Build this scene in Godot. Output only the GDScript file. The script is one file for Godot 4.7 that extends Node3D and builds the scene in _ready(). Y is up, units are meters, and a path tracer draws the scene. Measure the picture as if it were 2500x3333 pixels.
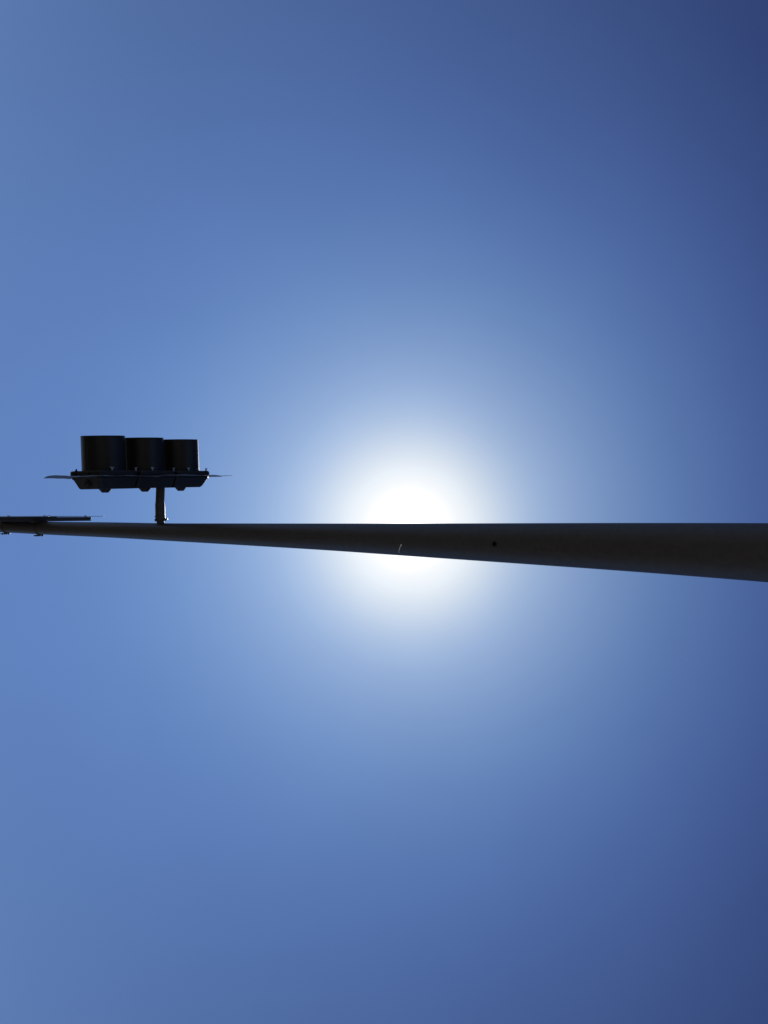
extends Node3D

# One mast arm with a vertical three-section signal head and a sign, seen from the
# pavement below it. x runs along the road, -z along the arm out over the road.
const EYE := 1.6
const TILT := deg_to_rad(60.0)
const TO_SUN := Vector3(0.02197, 0.88140, -0.47175)
const SUN_ENERGY := 1.2

var M := {}


# ------------------------------------------------------------------ helpers
func tag(o: Node, label := "", category := "", kind := "") -> void:
	if label != "":
		o.set_meta("label", label)
	if category != "":
		o.set_meta("category", category)
	if kind != "":
		o.set_meta("kind", kind)


# Triangles of closed pieces -> one mesh with normals smoothed below 38 degrees and faces turned outwards.
func solid(pieces: Array) -> ArrayMesh:
	var st := SurfaceTool.new()
	st.begin(Mesh.PRIMITIVE_TRIANGLES)
	for piece: PackedVector3Array in pieces:
		var n := piece.size() / 3
		var volume := 0.0
		for k in n:
			volume += piece[3 * k].dot(piece[3 * k + 1].cross(piece[3 * k + 2]))
		var flip := volume > 0.0
		var normals := PackedVector3Array()
		var at := {}
		for k in n:
			var fn := (piece[3 * k + 1] - piece[3 * k]).cross(piece[3 * k + 2] - piece[3 * k])
			if not flip:
				fn = -fn
			normals.append(fn)
			for j in 3:
				var key := Vector3i((piece[3 * k + j] * 50000.0).round())
				if not at.has(key):
					at[key] = []
				at[key].append(k)
		for k in n:
			if normals[k].length() < 1e-12:
				continue
			var own := normals[k].normalized()
			for j: int in ([0, 2, 1] if flip else [0, 1, 2]):
				var v := piece[3 * k + j]
				var sum := Vector3.ZERO
				for other: int in at[Vector3i((v * 50000.0).round())]:
					if normals[other].length() > 1e-12 and normals[other].normalized().dot(own) > 0.79:
						sum += normals[other]
				st.set_normal(sum.normalized() if sum.length() > 1e-12 else own)
				st.add_vertex(v)
	return st.commit()


# Rings of equal length joined one to the next, both ends closed.
func loft(rings: Array) -> PackedVector3Array:
	var t := PackedVector3Array()
	var n: int = rings[0].size()
	for r in rings.size() - 1:
		var a: PackedVector3Array = rings[r]
		var b: PackedVector3Array = rings[r + 1]
		for k in n:
			var l := (k + 1) % n
			t.append_array(PackedVector3Array([a[k], b[k], b[l], a[k], b[l], a[l]]))
	for e in 2:
		var ring: PackedVector3Array = rings[0] if e == 0 else rings[-1]
		var mid := Vector3.ZERO
		for v in ring:
			mid += v / n
		for k in n:
			var l := (k + 1) % n
			if e == 0:
				t.append_array(PackedVector3Array([mid, ring[k], ring[l]]))
			else:
				t.append_array(PackedVector3Array([mid, ring[l], ring[k]]))
	return t


# Rings joined to the next and the last to the first: a closed ring-shaped piece.
func hoop(rings: Array) -> PackedVector3Array:
	var t := PackedVector3Array()
	var n: int = rings[0].size()
	for r in rings.size():
		var a: PackedVector3Array = rings[r]
		var b: PackedVector3Array = rings[(r + 1) % rings.size()]
		for k in n:
			var l := (k + 1) % n
			t.append_array(PackedVector3Array([a[k], b[k], b[l], a[k], b[l], a[l]]))
	return t


# A circle of n points round c, in the plane across the direction d.
func circle(c: Vector3, d: Vector3, r: float, n := 32) -> PackedVector3Array:
	var w := d.normalized()
	var u := w.cross(Vector3.RIGHT if absf(w.x) < 0.9 else Vector3.UP).normalized()
	var v := w.cross(u)
	var ring := PackedVector3Array()
	for k in n:
		var a := TAU * k / n
		ring.append(c + (u * cos(a) + v * sin(a)) * r)
	return ring


# A turned piece: along the line from c in direction d, [distance, radius] pairs.
func turned(c: Vector3, d: Vector3, profile: Array, n := 32) -> PackedVector3Array:
	var rings := []
	for p: Array in profile:
		rings.append(circle(c + d.normalized() * float(p[0]), d, float(p[1]), n))
	return loft(rings)


# A rounded rectangle across x: y from lo to hi, z half width w.
func rounded(x: float, lo: float, hi: float, w: float, r: float, per := 5) -> PackedVector3Array:
	var ring := PackedVector3Array()
	for c in 4:
		var cy := hi - r if c == 0 or c == 3 else lo + r
		var cz := w - r if c < 2 else -w + r
		for k in per:
			var a: float = PI / 2 * (k / float(per - 1)) + [0.0, PI / 2, PI, -PI / 2][c]
			ring.append(Vector3(x, cy + r * cos(a), cz + r * sin(a)))
	return ring


# A box with its edges chamfered by c.
func block(at: Vector3, size: Vector3, c := 0.004, turn := Basis.IDENTITY) -> PackedVector3Array:
	var h := size / 2
	var rings := []
	for s: Array in [[-h.y, c], [-h.y + c, 0.0], [h.y - c, 0.0], [h.y, c]]:
		var i: float = s[1]
		var ring := PackedVector3Array()
		for p: Vector2 in [Vector2(h.x - i, h.z - i - c), Vector2(h.x - i - c, h.z - i), Vector2(-h.x + i + c, h.z - i), Vector2(-h.x + i, h.z - i - c), Vector2(-h.x + i, -h.z + i + c), Vector2(-h.x + i + c, -h.z + i), Vector2(h.x - i - c, -h.z + i), Vector2(h.x - i, -h.z + i + c)]:
			ring.append(at + turn * Vector3(p.x, s[0], p.y))
		rings.append(ring)
	return loft(rings)


func put(called: String, pieces: Array, material: Material, parent: Node) -> MeshInstance3D:
	var o := MeshInstance3D.new()
	o.name = called
	o.mesh = solid(pieces)
	o.material_override = material
	parent.add_child(o, true)
	return o


func noise_map(freq: float, octaves: int, sid: int, low: Color, high: Color, normal := 0.0) -> NoiseTexture2D:
	var n := FastNoiseLite.new()
	n.seed = sid
	n.noise_type = FastNoiseLite.TYPE_SIMPLEX_SMOOTH
	n.frequency = freq
	n.fractal_octaves = octaves
	var t := NoiseTexture2D.new()
	t.width = 512
	t.height = 512
	t.seamless = true
	t.noise = n
	if normal > 0.0:
		t.as_normal_map = true
		t.bump_strength = normal
	else:
		var g := Gradient.new()
		g.set_color(0, low)
		g.set_color(1, high)
		t.color_ramp = g
	return t


# base colours are given as real-world (linear) values
func surface(low: Color, high: Color, rough: float, freq: float, scale: float, sid: int, metal := 0.0, bump := 0.0) -> StandardMaterial3D:
	var m := StandardMaterial3D.new()
	m.albedo_texture = noise_map(freq, 5, sid, low.linear_to_srgb(), high.linear_to_srgb())
	m.roughness = rough
	m.metallic = metal
	m.uv1_triplanar = true
	m.uv1_scale = Vector3.ONE * scale
	if bump > 0.0:
		m.normal_enabled = true
		m.normal_texture = noise_map(freq * 2.0, 4, sid + 50, low, high, bump)
		m.normal_scale = 0.35
	return m


# ------------------------------------------------------------------ sky
# Clear air: brighter towards the horizon, with the bright aureole of fine haze round the sun.
const GLOW_AT: Array[float] = [0.0, 1.5, 3.0, 4.5, 6.0, 8.0, 10.0, 13.0, 17.0, 22.0, 28.0, 34.0, 42.0, 60.0, 180.0]
const GLOW_R: Array[float] = [2.1, 1.5, 1.02, 0.83, 0.65, 0.452, 0.327, 0.230, 0.154, 0.105, 0.0727, 0.0515, 0.033, 0.031, 0.033]
const GLOW_G: Array[float] = [2.05, 1.5, 1.045, 0.90, 0.748, 0.58, 0.463, 0.358, 0.270, 0.196, 0.1375, 0.097, 0.058, 0.055, 0.058]
const GLOW_B: Array[float] = [2.0, 1.5, 1.085, 0.985, 0.89, 0.800, 0.722, 0.628, 0.538, 0.447, 0.352, 0.262, 0.178, 0.17, 0.178]
const AIR := Vector3(0.323, 0.62, 1.154)   # light of the deeper air near the horizon


func sky_map() -> ImageTexture:
	var w := 1024
	var h := 512
	var steps := 720
	var table := PackedVector3Array()
	for k in steps + 1:
		var g := 180.0 * k / steps
		var j := 0
		while j < GLOW_AT.size() - 2 and g > GLOW_AT[j + 1]:
			j += 1
		var f := (g - GLOW_AT[j]) / (GLOW_AT[j + 1] - GLOW_AT[j])
		var c := Vector3.ZERO
		for ch in 3:
			var a: Array[float] = [GLOW_R, GLOW_G, GLOW_B][ch]
			var i0 := maxi(j - 1, 0)
			var i3 := mini(j + 2, GLOW_AT.size() - 1)
			c[ch] = exp(cubic_interpolate_in_time(log(a[j]), log(a[j + 1]), log(a[i0]), log(a[i3]), f, GLOW_AT[j + 1] - GLOW_AT[j], GLOW_AT[i0] - GLOW_AT[j], GLOW_AT[i3] - GLOW_AT[j]))
		table.append(c)
	var sun := TO_SUN.normalized()
	var haze := FastNoiseLite.new()      # a faint unevenness of the air
	haze.seed = 4
	haze.frequency = 3.5
	haze.fractal_octaves = 5
	haze.fractal_gain = 0.62
	var data := PackedFloat32Array()
	data.resize(w * h * 3)
	for y in h:
		var up := PI / 2 - PI * (y + 0.5) / h
		var el := clampf(rad_to_deg(up), 6.0, 90.0)
		var deep := AIR * (exp(-el / 25.0) - exp(-55.0 / 25.0)) + Vector3(0.5, 0.4, 0.2) * exp(-el / 5.0)
		for x in w:
			var a := TAU * (x + 0.5) / w
			var d := Vector3(sin(a) * cos(up), sin(up), -cos(a) * cos(up))
			var s := rad_to_deg(acos(clampf(d.dot(sun), -1.0, 1.0))) / 180.0 * steps
			var i := mini(int(s), steps - 1)
			var c := (table[i].lerp(table[i + 1], s - i) + deep).max(Vector3(0.01, 0.02, 0.05))
			c *= 1.0 + 0.03 * haze.get_noise_3dv(d)
			var o := (y * w + x) * 3
			data[o] = c.x
			data[o + 1] = c.y
			data[o + 2] = c.z
	return ImageTexture.create_from_image(Image.create_from_data(w, h, false, Image.FORMAT_RGBF, data.to_byte_array()))


func cubic_interpolate_in_time(a: float, b: float, pre: float, post: float, f: float, bt: float, pt: float, qt: float) -> float:
	# monotone-ish Hermite: slopes from the neighbours in true angle
	var m0 := (b - pre) / (bt - pt) if bt - pt > 0.0 and pt < 0.0 else (b - a) / bt
	var m1 := (post - a) / qt if qt > bt else (b - a) / bt
	var f2 := f * f
	var f3 := f2 * f
	return (2 * f3 - 3 * f2 + 1) * a + (f3 - 2 * f2 + f) * bt * m0 + (3 * f2 - 2 * f3) * b + (f3 - f2) * bt * m1


# ------------------------------------------------------------------ mast arm
# distance out from above the photographer, height above the eye, diameter, sideways place
const ARM := [
	[-2.60, 1.62, 0.262, 0.146], [-2.1, 1.92, 0.253, 0.146], [-1.4, 2.32, 0.240, 0.146], [-0.6, 2.73, 0.226, 0.146], [0.133, 3.070, 0.2139, 0.1462], [0.284, 3.137, 0.2111, 0.1463], [0.744, 3.318, 0.2023, 0.1470],
	[1.254, 3.492, 0.1927, 0.1490], [2.069, 3.770, 0.1772, 0.1530], [2.566, 3.920, 0.1677, 0.1535],
	[3.469, 4.110, 0.1505, 0.1533], [4.525, 4.281, 0.1312, 0.1512], [4.883, 4.325, 0.1273, 0.1480],
	[6.023, 4.418, 0.1147, 0.1416], [6.679, 4.436, 0.1075, 0.1335], [7.2, 4.44, 0.102, 0.128]]


func arm_at(t: float) -> Array:   # [centre, radius, direction outwards]
	var k := 0
	while k < ARM.size() - 2 and t > ARM[k + 1][0]:
		k += 1
	var out := []
	for dt: float in [0.0, 0.02]:
		var f: float = (t + dt - ARM[k][0]) / (ARM[k + 1][0] - ARM[k][0])
		var v := []
		for c in [1, 2, 3]:
			var a: float = ARM[k][c]
			var b: float = ARM[k + 1][c]
			var pre: float = ARM[maxi(k - 1, 0)][c]
			var post: float = ARM[mini(k + 2, ARM.size() - 1)][c]
			v.append(cubic_interpolate_in_time(a, b, pre, post, f, ARM[k + 1][0] - ARM[k][0], ARM[maxi(k - 1, 0)][0] - ARM[k][0], ARM[mini(k + 2, ARM.size() - 1)][0] - ARM[k][0]))
		out.append(v)
	var p := Vector3(out[0][2], EYE + out[0][0], -t)
	var q := Vector3(out[1][2], EYE + out[1][0], -t - 0.02)
	return [p, out[0][1] / 2.0, (q - p).normalized()]


# A point on the arm's skin: s = sine of the angle from the side that faces the photographer towards +x.
func arm_skin(t: float, s: float, lift := 0.0) -> Array:   # [point, outward normal, along]
	var a := arm_at(t)
	var along: Vector3 = a[2]
	var to_eye: Vector3 = Vector3(a[0].x, EYE, 0) - a[0]
	var n := (to_eye - along * to_eye.dot(along)).normalized()
	var side := Vector3.RIGHT - along * along.x
	var outward := (side.normalized() * s + n * sqrt(1.0 - s * s)).normalized()
	return [a[0] + outward * (a[1] + lift), outward, along]


func build_mast() -> void:
	var mast := Node3D.new()
	mast.name = "traffic_signal_mast"
	mast.position = Vector3(0.146, 0.13, 2.75)
	add_child(mast)
	tag(mast, "long dark tapered mast arm crossing the whole picture and hiding the sun", "mast arm")
	var rings := []
	var base := mast.position
	for k in 121:
		var t := -2.6 + 9.8 * k / 120.0
		var a := arm_at(t)
		var ring := PackedVector3Array()
		var side := Vector3.RIGHT
		var up: Vector3 = side.cross(a[2])
		for j in 48:
			var an := TAU * j / 48
			ring.append(a[0] + (side * cos(an) + up * sin(an)) * a[1] - base)
		rings.append(ring)
	put("arm", [loft(rings)], M.bronze, mast)
	var tip := arm_at(7.2)
	put("end_cap", [turned(tip[0] - base - tip[2] * 0.03, tip[2], [[0, 0.054], [0.03, 0.054], [0.05, 0.045], [0.056, 0.02]], 40)], M.bronze, mast)
	# upright pole behind the photographer, with its base plate and anchor nuts
	put("pole", [turned(Vector3(0, 0.026, 0), Vector3.UP, [[0, 0.175], [3.9, 0.142], [4.0, 0.142], [4.03, 0.12], [4.05, 0.05]], 48)], M.bronze, mast)
	var joint := arm_at(-2.45)
	put("flange_plate", [block(joint[0] - base + joint[2] * 0.03, Vector3(0.40, 0.40, 0.03), 0.004, Basis.looking_at(joint[2], Vector3.UP))], M.bronze, mast)
	put("base_plate", [block(Vector3(0, 0.014, 0), Vector3(0.5, 0.028, 0.5), 0.004)], M.bronze, mast)
	for s: Vector2 in [Vector2(1, 1), Vector2(1, -1), Vector2(-1, 1), Vector2(-1, -1)]:
		put("anchor_nut", [turned(Vector3(s.x * 0.2, 0.029, s.y * 0.2), Vector3.UP, [[0, 0.03], [0.03, 0.03]], 6), turned(Vector3(s.x * 0.2, 0.058, s.y * 0.2), Vector3.UP, [[0, 0.014], [0.04, 0.014]], 12)], M.zinc, mast)
	# a plugged wiring hole on the underside
	var h := arm_skin(1.346, 0.02)
	put("hole_plug", [turned(h[0] - base - h[1] * 0.003, h[1], [[0, 0.0118], [0.006, 0.0118], [0.008, 0.0105], [0.0055, 0.009], [0.0055, 0.005]], 20)], M.rubber, mast)
	# a chipped scuff as a string of flecks, its gleam painted in as pale colour
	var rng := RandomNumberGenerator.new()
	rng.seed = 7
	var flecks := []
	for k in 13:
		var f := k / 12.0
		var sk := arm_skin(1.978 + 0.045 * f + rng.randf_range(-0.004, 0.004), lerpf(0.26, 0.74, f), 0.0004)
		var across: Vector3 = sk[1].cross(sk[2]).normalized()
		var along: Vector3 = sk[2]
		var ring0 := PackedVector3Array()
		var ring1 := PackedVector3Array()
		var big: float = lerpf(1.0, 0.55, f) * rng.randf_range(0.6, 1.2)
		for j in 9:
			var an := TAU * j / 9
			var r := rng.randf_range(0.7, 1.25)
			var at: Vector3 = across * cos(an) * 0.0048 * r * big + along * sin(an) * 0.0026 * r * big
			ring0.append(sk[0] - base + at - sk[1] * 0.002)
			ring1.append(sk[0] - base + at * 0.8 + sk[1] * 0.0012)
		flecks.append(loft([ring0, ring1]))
	tag(put("scuff_gleam", flecks, M.chip_gleam, mast), "chipped streak in the dark paint, its gleam painted as pale flecks")


# ------------------------------------------------------------------ signal head
func build_signal() -> void:
	var head := Node3D.new()
	head.name = "traffic_signal"
	head.transform = Transform3D(Basis(Vector3.BACK, 0.0408) * Basis(Vector3.RIGHT, 0.0403), Vector3(-0.271, EYE + 4.128, -4.464))
	add_child(head)
	tag(head, "black three section traffic signal with deep visors, seen from below on the mast arm", "traffic signal")
	var lens_of := [M.green, M.amber, M.red]
	for k in 3:
		var y := 0.356 * (k - 1)
		# depth behind the backplate, lower edge, upper edge, half width
		var prof := [[0.0, -0.176, 0.176, 0.156], [0.022, -0.176, 0.176, 0.154], [0.028, -0.174, 0.174, 0.146], [0.082, -0.174, 0.174, 0.122], [0.092, -0.171, 0.171, 0.114]]
		if k == 0:
			prof = [[0.0, -0.168, 0.176, 0.156], [0.022, -0.162, 0.176, 0.154], [0.028, -0.156, 0.174, 0.146], [0.086, -0.133, 0.174, 0.121], [0.093, -0.127, 0.171, 0.113]]
		elif k == 2:
			prof = [[0.0, -0.176, 0.168, 0.156], [0.022, -0.176, 0.162, 0.154], [0.03, -0.174, 0.157, 0.146], [0.055, -0.174, 0.147, 0.134], [0.078, -0.173, 0.131, 0.124], [0.092, -0.171, 0.116, 0.114]]
		var rings := []
		for p: Array in prof:
			rings.append(rounded(p[0], y + p[1], y + p[2], p[3], 0.022))
		var section := put("signal_section", [loft(rings)], M.black, head)
		# boss on the back
		put("rear_boss", [turned(Vector3(0.088, y + 0.004, 0), Vector3.RIGHT, [[0, 0.046], [0.006, 0.044], [0.026, 0.027], [0.031, 0.022]], 28)], M.black, section)
		# door: a rounded square frame with a round opening
		var outer0 := PackedVector3Array()
		var outer1 := PackedVector3Array()
		var outer2 := PackedVector3Array()
		var inner0 := PackedVector3Array()
		var inner1 := PackedVector3Array()
		var lo: float = y - (0.166 if k == 0 else 0.1765)
		var hi: float = y + (0.166 if k == 2 else 0.1765)
		for j in 64:
			var an := TAU * j / 64
			var dy := cos(an)
			var dz := sin(an)
			var m := pow(pow(absf(dy), 9.0) + pow(absf(dz), 9.0), -1.0 / 9.0)
			var yy := y + dy * m * 0.1765
			yy = clampf(yy, lo, hi)
			outer0.append(Vector3(-0.004, yy, dz * m * 0.168))
			outer1.append(Vector3(-0.028, yy, dz * m * 0.168))
			outer2.append(Vector3(-0.036, y + (yy - y) * 0.965, dz * m * 0.162))
			inner0.append(Vector3(-0.036, y + dy * 0.1405, dz * 0.1405))
			inner1.append(Vector3(-0.004, y + dy * 0.1405, dz * 0.1405))
		var door := put("door", [hoop([outer0, outer1, outer2, inner0, inner1])], M.black, section)
		door.set_meta("label", "square signal door framing the lens")
		# lens
		var lr := []
		for j in 8:
			var f := j / 7.0
			lr.append(circle(Vector3(-0.012 - 0.034 * sin(f * PI / 2), y, 0), Vector3.LEFT, maxf(0.1395 * cos(f * PI / 2), 0.004), 48))
		lr.insert(0, circle(Vector3(-0.004, y, 0), Vector3.LEFT, 0.1395, 48))
		put("lens", [loft(lr)], lens_of[k], section)
		# tunnel visor: a rolled sheet, open along a narrow slot at the bottom
		var tri := PackedVector3Array()
		var rows := []
		for side in 2:
			var grid := []
			for i in 9:
				var f := i / 8.0
				var x := -0.034 - 0.239 * f
				var gap := lerpf(0.006, 0.032, f)
				var row := PackedVector3Array()
				for j in 73:
					var an := PI + gap + (TAU - 2 * gap) * j / 72.0
					var r := 0.1492 - 0.002 * side + 0.0008 * sin(an * 3.0 + k) * f
					# the mouth is cut at a slant: longer above and on the far side
					var slant := 0.012 + 0.088 * r * (0.68 * cos(an) - 0.73 * sin(an))
					row.append(Vector3(x - 0.002 * sin(f * PI) - slant * f, y + r * cos(an) - 0.0017 * f, r * sin(an)))
				grid.append(row)
			rows.append(grid)
		var lip := []
		for i in 9:
			var ring := PackedVector3Array()
			ring.append_array(rows[0][i])
			var back: PackedVector3Array = rows[1][i]
			for j in range(72, -1, -1):
				ring.append(back[j])
			lip.append(ring)
		for i in 8:
			var a: PackedVector3Array = lip[i]
			var b: PackedVector3Array = lip[i + 1]
			for j in a.size():
				var l := (j + 1) % a.size()
				tri.append_array(PackedVector3Array([a[j], b[j], b[l], a[j], b[l], a[l]]))
		for e: int in [0, 8]:
			for j in 72:
				var o: PackedVector3Array = rows[0][e]
				var n: PackedVector3Array = rows[1][e]
				if e == 0:
					tri.append_array(PackedVector3Array([o[j], o[j + 1], n[j + 1], o[j], n[j + 1], n[j]]))
				else:
					tri.append_array(PackedVector3Array([o[j], n[j + 1], o[j + 1], o[j], n[j], n[j + 1]]))
		put("visor", [tri], M.visor, section)
		# wing bolts along the near edge of the door, hinge bolts along the far one
		for s: Array in [[-0.053, 0.8], [0.153, 0.62]]:
			wing_bolt(Vector3(-0.036, y + minf(s[0], 0.135 if k == 2 else 0.153), 0.152), s[1], section)
		for s: float in [-0.115, 0.115]:
			put("hinge_bolt", [turned(Vector3(-0.02, y + s - 0.018, -0.168), Vector3.UP, [[0, 0.004], [0.001, 0.008], [0.036, 0.008], [0.037, 0.004]], 12), turned(Vector3(-0.033, y + s, -0.158), Vector3.LEFT, [[0, 0.009], [0.008, 0.009], [0.012, 0.006]], 10)], M.black, section)
	# bolts on the two ends of the stack
	for s: Array in [[-0.524, -0.10, 0.010], [-0.524, 0.05, 0.008], [0.524, 0.13, 0.009]]:
		var dir := Vector3.UP * signf(s[0])
		put("end_bolt", [turned(Vector3(-0.018, s[0] - dir.y * 0.004, s[1]), dir, [[0, s[2]], [0.008, s[2]], [0.009, s[2] * 0.55], [0.024, s[2] * 0.5]], 10), turned(Vector3(-0.030, s[0] - dir.y * 0.014, s[1]), Vector3.LEFT, [[0, s[2]], [0.010, s[2]], [0.0105, s[2] * 0.5], [0.022, s[2] * 0.45]], 10)], M.black, head)
	# round serrated boss and plug under the lowest section
	var tilt := Vector3(0.37, -0.93, 0).normalized()
	var c := Vector3(0.056, -0.356 - 0.1445, 0.01)
	put("bottom_plug", [hoop([circle(c - tilt * 0.004, tilt, 0.033, 36), circle(c + tilt * 0.006, tilt, 0.033, 36), circle(c + tilt * 0.006, tilt, 0.025, 36), circle(c - tilt * 0.004, tilt, 0.025, 36)]), turned(c - tilt * 0.004, tilt, [[0, 0.018], [0.010, 0.018], [0.014, 0.012]], 6)], M.black, head)
	build_backplate(head)


func wing_bolt(at: Vector3, size: float, parent: Node) -> void:
	var pieces := [turned(at + Vector3(0.004, 0, 0), Vector3.LEFT, [[0, 0.005], [0.012, 0.005], [0.013, 0.0085 * size], [0.019, 0.0085 * size], [0.020, 0.003], [0.032 * size + 0.004, 0.003]], 12)]
	for s: float in [-1.0, 1.0]:
		pieces.append(block(at + Vector3(-0.018, s * 0.012 * size, 0.002), Vector3(0.012, 0.016, 0.004) * size, 0.0012, Basis(Vector3.BACK, s * 0.6)))
	put("wing_bolt", pieces, M.zinc, parent)


# Sheet-metal border round the sections, bent a little by the wind.
func build_backplate(head: Node3D) -> void:
	var n := FastNoiseLite.new()
	n.seed = 21
	n.frequency = 3.2
	var front := []
	var back := []
	for j in 5:
		var f := j / 4.0
		var a := PackedVector3Array()
		var b := PackedVector3Array()
		for k in 120:
			var u := k / 120.0 * 4.0
			var e := int(u)
			var s := (u - e) * 2.0 - 1.0
			var p := [Vector2(s, 1), Vector2(1, -s), Vector2(-s, -1), Vector2(-1, s)][e] as Vector2
			var z := p.x * lerpf(0.160, 0.288, f)
			var y := p.y * lerpf(0.515, 0.655, f)
			if f > 0.5 and absf(p.x) > 0.9 and absf(p.y) > 0.955:
				y -= signf(p.y) * 0.012 * (f - 0.5) * 2.0
			var x := 0.002 + f * (n.get_noise_2d(y, z) * 0.016 + 0.002) + (0.006 * sin(z * 17.0 + 0.6) * f * clampf(-p.y, 0.0, 1.0))
			a.append(Vector3(x - 0.001, y, z))
			b.append(Vector3(x + 0.001, y, z))
		front.append(a)
		back.append(b)
	back.reverse()
	tag(put("backplate", [hoop(front + back)], M.plate, head), "thin slightly bent sheet border behind the doors")


# Stub that carries the signal head: it is fixed to the arm and the head hangs on it.
func build_bracket() -> void:
	var b := Node3D.new()
	b.name = "signal_bracket"
	var arm := arm_at(4.452)
	b.position = Vector3(0.146 - 0.061, arm[0].y, -4.452)
	add_child(b)
	tag(b, "short dark tube bracket joining the traffic signal to the mast arm", "bracket")
	var o := b.position
	var joint := Vector3(-0.066, arm[0].y - 0.001, -4.447) - o
	var top := Vector3(-0.186, arm[0].y + 0.002, -4.444) - o
	var foot := Vector3(0.10, arm[0].y + 0.004, -4.446) - o
	put("tube", [turned(joint + (joint - top).normalized() * 0.02, top - joint, [[0, 0.0332], [0.156, 0.0332]], 32)], M.tube, b)
	var dn := (foot - joint)
	put("sleeve", [turned(joint, dn, [[-0.012, 0.0336], [0.008, 0.0362], [0.110, 0.0368], [0.132, 0.034], [0.136, 0.0285], [0.148, 0.0285], [0.158, 0.033], [0.175, 0.036]], 32)], M.bronze, b)
	var ax := dn.normalized()
	var across := Vector3(0, -ax.x, 0).cross(Vector3.BACK).normalized()
	var flat := Vector3(0, 0.72, 0.69)      # square to the line of sight, along the arm's outline
	flat = (flat - ax * flat.dot(ax)).normalized()
	var turn := Basis(flat, ax, flat.cross(ax))
	put("clamp_flange", [block(joint + ax * 0.129, Vector3(0.084, 0.016, 0.066), 0.003, turn)], M.bronze, b)
	for s: float in [-1.0, 1.0]:
		put("clamp_bolt", [turned(joint + ax * 0.121 + flat * s * 0.030, flat * s, [[0, 0.006], [0.016, 0.006], [0.0165, 0.009 if s > 0 else 0.006], [0.0225, 0.009 if s > 0 else 0.006], [0.0235, 0.0045]] if s > 0 else [[0, 0.006], [0.013, 0.006]], 10)], M.zinc, b)
	put("set_screw", [turned(joint + ax * 0.100 - flat * 0.034, -flat, [[0, 0.006], [0.006, 0.006], [0.008, 0.004]], 10)], M.zinc, b)


# ------------------------------------------------------------------ sign at the arm's end
func build_sign() -> void:
	var sign_node := Node3D.new()
	sign_node.name = "road_sign"
	var mid := arm_at(6.34)
	sign_node.position = Vector3(0.041, mid[0].y, -6.34)
	add_child(sign_node)
	tag(sign_node, "thin sheet metal sign seen edge-on, clamped near the far end of the mast arm", "sign")
	var o := sign_node.position
	# panel: 0.72 wide, 1.19 high, rounded corners, facing the oncoming traffic
	var rings := []
	for x: float in [-0.0018, 0.0018]:
		rings.append(rounded(x, EYE + 3.85 - o.y, EYE + 5.055 - o.y, 0.36, 0.04, 7))
	put("sign_panel", [loft(rings)], M.sheet, sign_node)
	for t: float in [6.09, 6.585]:
		var a := arm_at(t)
		var z := -t - o.z
		# a U-shaped channel standing upright behind the panel
		var lo := EYE + 3.94 - o.y
		var hi := EYE + 4.957 - o.y
		var chan := put("channel", [block(Vector3(0.0075, (lo + hi) / 2, z), Vector3(0.004, hi - lo, 0.046), 0.001), block(Vector3(0.0262, (lo + hi) / 2, z + 0.021), Vector3(0.033, hi - lo, 0.004), 0.001), block(Vector3(0.0262, (lo + hi) / 2, z - 0.021), Vector3(0.033, hi - lo, 0.004), 0.001)], M.bronze, sign_node)
		for y: float in ([hi - 0.045, hi - 0.44, lo + 0.06] if t < 6.3 else [hi - 0.12, hi - 0.5, lo + 0.06]):
			put("sign_bolt", [turned(Vector3(0.012, y, z), Vector3.LEFT, [[0, 0.006], [0.0125, 0.006], [0.0128, 0.013], [0.0185, 0.012], [0.0215, 0.008]], 12)], M.zinc, chan)
		# saddle and strap that hold the channel to the arm
		var cx: float = a[0].x - o.x
		var cy: float = a[0].y - o.y
		var r: float = a[1]
		put("saddle", [block(Vector3(cx - r - 0.002, cy + 0.002, z), Vector3(0.022, 0.13, 0.06), 0.004)], M.bronze, sign_node)
		var dir: Vector3 = a[2]
		var c := Vector3(cx, cy, z)
		put("strap", [hoop([circle(c - dir * 0.017, dir, r + 0.0005, 40), circle(c - dir * 0.017, dir, r + 0.0035, 40), circle(c + dir * 0.017, dir, r + 0.0035, 40), circle(c + dir * 0.017, dir, r + 0.0005, 40)])], M.bronze, sign_node)
		# buckle and its bolt on the far side of the arm
		var down := Vector3(0, -0.81, -0.59)
		var turn := Basis(Vector3.RIGHT, down, Vector3.RIGHT.cross(down))
		var b := Vector3(cx + r + 0.006, cy - 0.004, z)
		put("strap_buckle", [block(b - down * 0.026, Vector3(0.026, 0.018, 0.034), 0.003, turn), block(b, Vector3(0.024, 0.032, 0.028), 0.006, turn), turned(b + Vector3(0.006, 0, 0) + down * 0.012, down, [[0, 0.007], [0.012, 0.007], [0.0122, 0.0095], [0.019, 0.0095], [0.0192, 0.005], [0.032, 0.005]], 10)], M.bronze, sign_node)


# ------------------------------------------------------------------ ground (below the frame, lights the undersides)
func sheet(called: String, at: Vector3, size: Vector2, m: Material, parent: Node) -> MeshInstance3D:
	var o := MeshInstance3D.new()
	var p := PlaneMesh.new()
	p.size = size
	o.mesh = p
	o.name = called
	o.position = at
	o.material_override = m
	parent.add_child(o, true)
	return o


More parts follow.
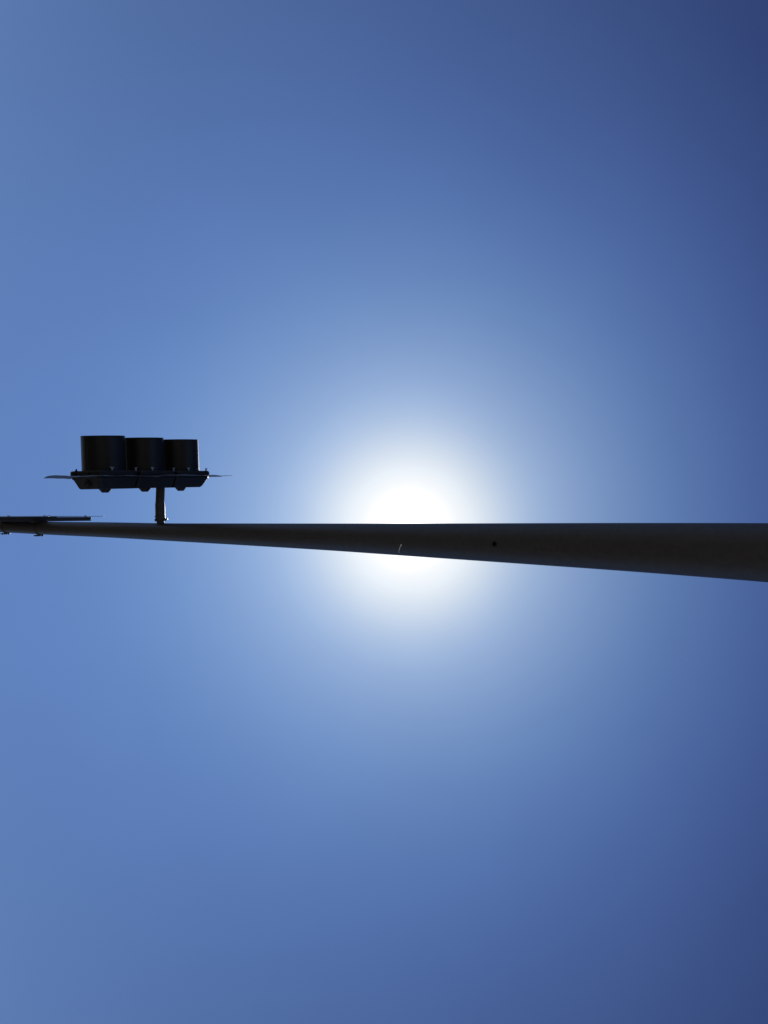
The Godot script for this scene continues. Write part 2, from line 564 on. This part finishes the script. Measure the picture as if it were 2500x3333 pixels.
func build_ground() -> void:
	tag(sheet("ground", Vector3(0, 0, 0), Vector2(1200, 1200), M.soil, self), "", "", "structure")
	var road := sheet("road", Vector3(0, 0.004, -9.2), Vector2(400, 14.0), M.asphalt, self)
	tag(road, "", "", "structure")
	for z: float in [-3.6, 0.0]:
		for k in 9:
			sheet("lane_marking", Vector3(-36.0 + 9.0 * k, 0.004, z), Vector2(3.0, 0.12), M.paint, road)
	sheet("edge_line", Vector3(0, 0.004, 6.6), Vector2(400, 0.12), M.paint, road)
	var kerb := put("kerb", [block(Vector3(0, 0.065, -2.1), Vector3(400, 0.13, 0.18), 0.012)], M.concrete, self)
	tag(kerb, "", "", "structure")
	var walk := put("pavement", [block(Vector3(0, 0.063, 0.295), Vector3(400, 0.126, 4.6), 0.003)], M.concrete, self)
	tag(walk, "", "", "structure")


func _ready() -> void:
	# camera: tipped up along the arm and turned on its side
	var cam := Camera3D.new()
	cam.name = "camera"
	cam.transform = Transform3D(Basis(Vector3(0, cos(TILT), sin(TILT)), Vector3(-1, 0, 0), Vector3(0, -sin(TILT), cos(TILT))), Vector3(0, EYE, 0))
	cam.fov = rad_to_deg(2.0 * atan(1106.0 / 1670.0))
	cam.near = 0.05
	cam.far = 3000.0
	add_child(cam)
	cam.current = true
	var env := Environment.new()
	env.background_mode = Environment.BG_SKY
	env.tonemap_mode = Environment.TONE_MAPPER_LINEAR
	env.tonemap_exposure = 1.0
	env.sdfgi_enabled = true
	env.ssao_enabled = true
	env.ssil_enabled = true
	var pano := PanoramaSkyMaterial.new()
	pano.panorama = sky_map()
	env.sky = Sky.new()
	env.sky.sky_material = pano
	var we := WorldEnvironment.new()
	we.name = "sky"
	we.environment = env
	add_child(we)
	var sun := DirectionalLight3D.new()
	sun.name = "sun"
	sun.basis = Basis.looking_at(-TO_SUN.normalized(), Vector3.RIGHT)
	sun.light_energy = SUN_ENERGY
	sun.light_color = Color(1.0, 0.965, 0.91)
	sun.light_angular_distance = 0.53
	sun.shadow_enabled = true
	add_child(sun)

	# materials, real-world base colours
	M.bronze = surface(Color(0.031, 0.0275, 0.024), Color(0.047, 0.043, 0.037), 0.5, 0.02, 2.2, 3, 0.0, 1.5)
	M.black = surface(Color(0.007, 0.007, 0.0075), Color(0.013, 0.0125, 0.012), 0.5, 0.012, 4.0, 5)
	M.visor = surface(Color(0.005, 0.005, 0.0055), Color(0.011, 0.0105, 0.010), 0.42, 0.008, 3.0, 9)
	M.plate = surface(Color(0.03, 0.03, 0.03), Color(0.055, 0.055, 0.055), 0.5, 0.01, 4.0, 11)
	M.zinc = surface(Color(0.16, 0.16, 0.165), Color(0.32, 0.32, 0.33), 0.4, 0.03, 6.0, 13, 0.8)
	M.sheet = surface(Color(0.14, 0.145, 0.15), Color(0.22, 0.225, 0.23), 0.6, 0.012, 4.0, 15, 0.3)
	M.rubber = surface(Color(0.006, 0.006, 0.006), Color(0.01, 0.01, 0.01), 0.9, 0.02, 6.0, 17)
	M.chip_gleam = surface(Color(0.7, 0.7, 0.7), Color(0.85, 0.85, 0.85), 0.35, 0.03, 20.0, 19)  # pale base colour stands in for the gleam of the chipped streak
	M.red = surface(Color(0.14, 0.006, 0.005), Color(0.17, 0.009, 0.007), 0.2, 0.05, 6.0, 23)
	M.amber = surface(Color(0.25, 0.1, 0.006), Color(0.3, 0.12, 0.008), 0.2, 0.05, 6.0, 25)
	M.green = surface(Color(0.005, 0.09, 0.06), Color(0.008, 0.12, 0.08), 0.2, 0.05, 6.0, 27)
	M.soil = surface(Color(0.12, 0.1, 0.07), Color(0.2, 0.165, 0.12), 0.95, 0.01, 0.12, 29)
	M.asphalt = surface(Color(0.04, 0.04, 0.042), Color(0.065, 0.064, 0.063), 0.9, 0.03, 0.35, 31)
	M.concrete = surface(Color(0.26, 0.25, 0.235), Color(0.34, 0.33, 0.31), 0.85, 0.015, 0.5, 33)
	M.paint = surface(Color(0.6, 0.6, 0.58), Color(0.78, 0.78, 0.76), 0.7, 0.03, 2.0, 35)

	for m: StandardMaterial3D in [M.visor, M.black]:
		m.metallic_specular = 0.29
	M.rubber.metallic_specular = 0.1
	M.bronze.metallic_specular = 0.3
	M.tube = M.bronze.duplicate()
	M.tube.roughness = 0.85

	build_ground()
	build_mast()
	build_bracket()
	build_signal()
	build_sign()
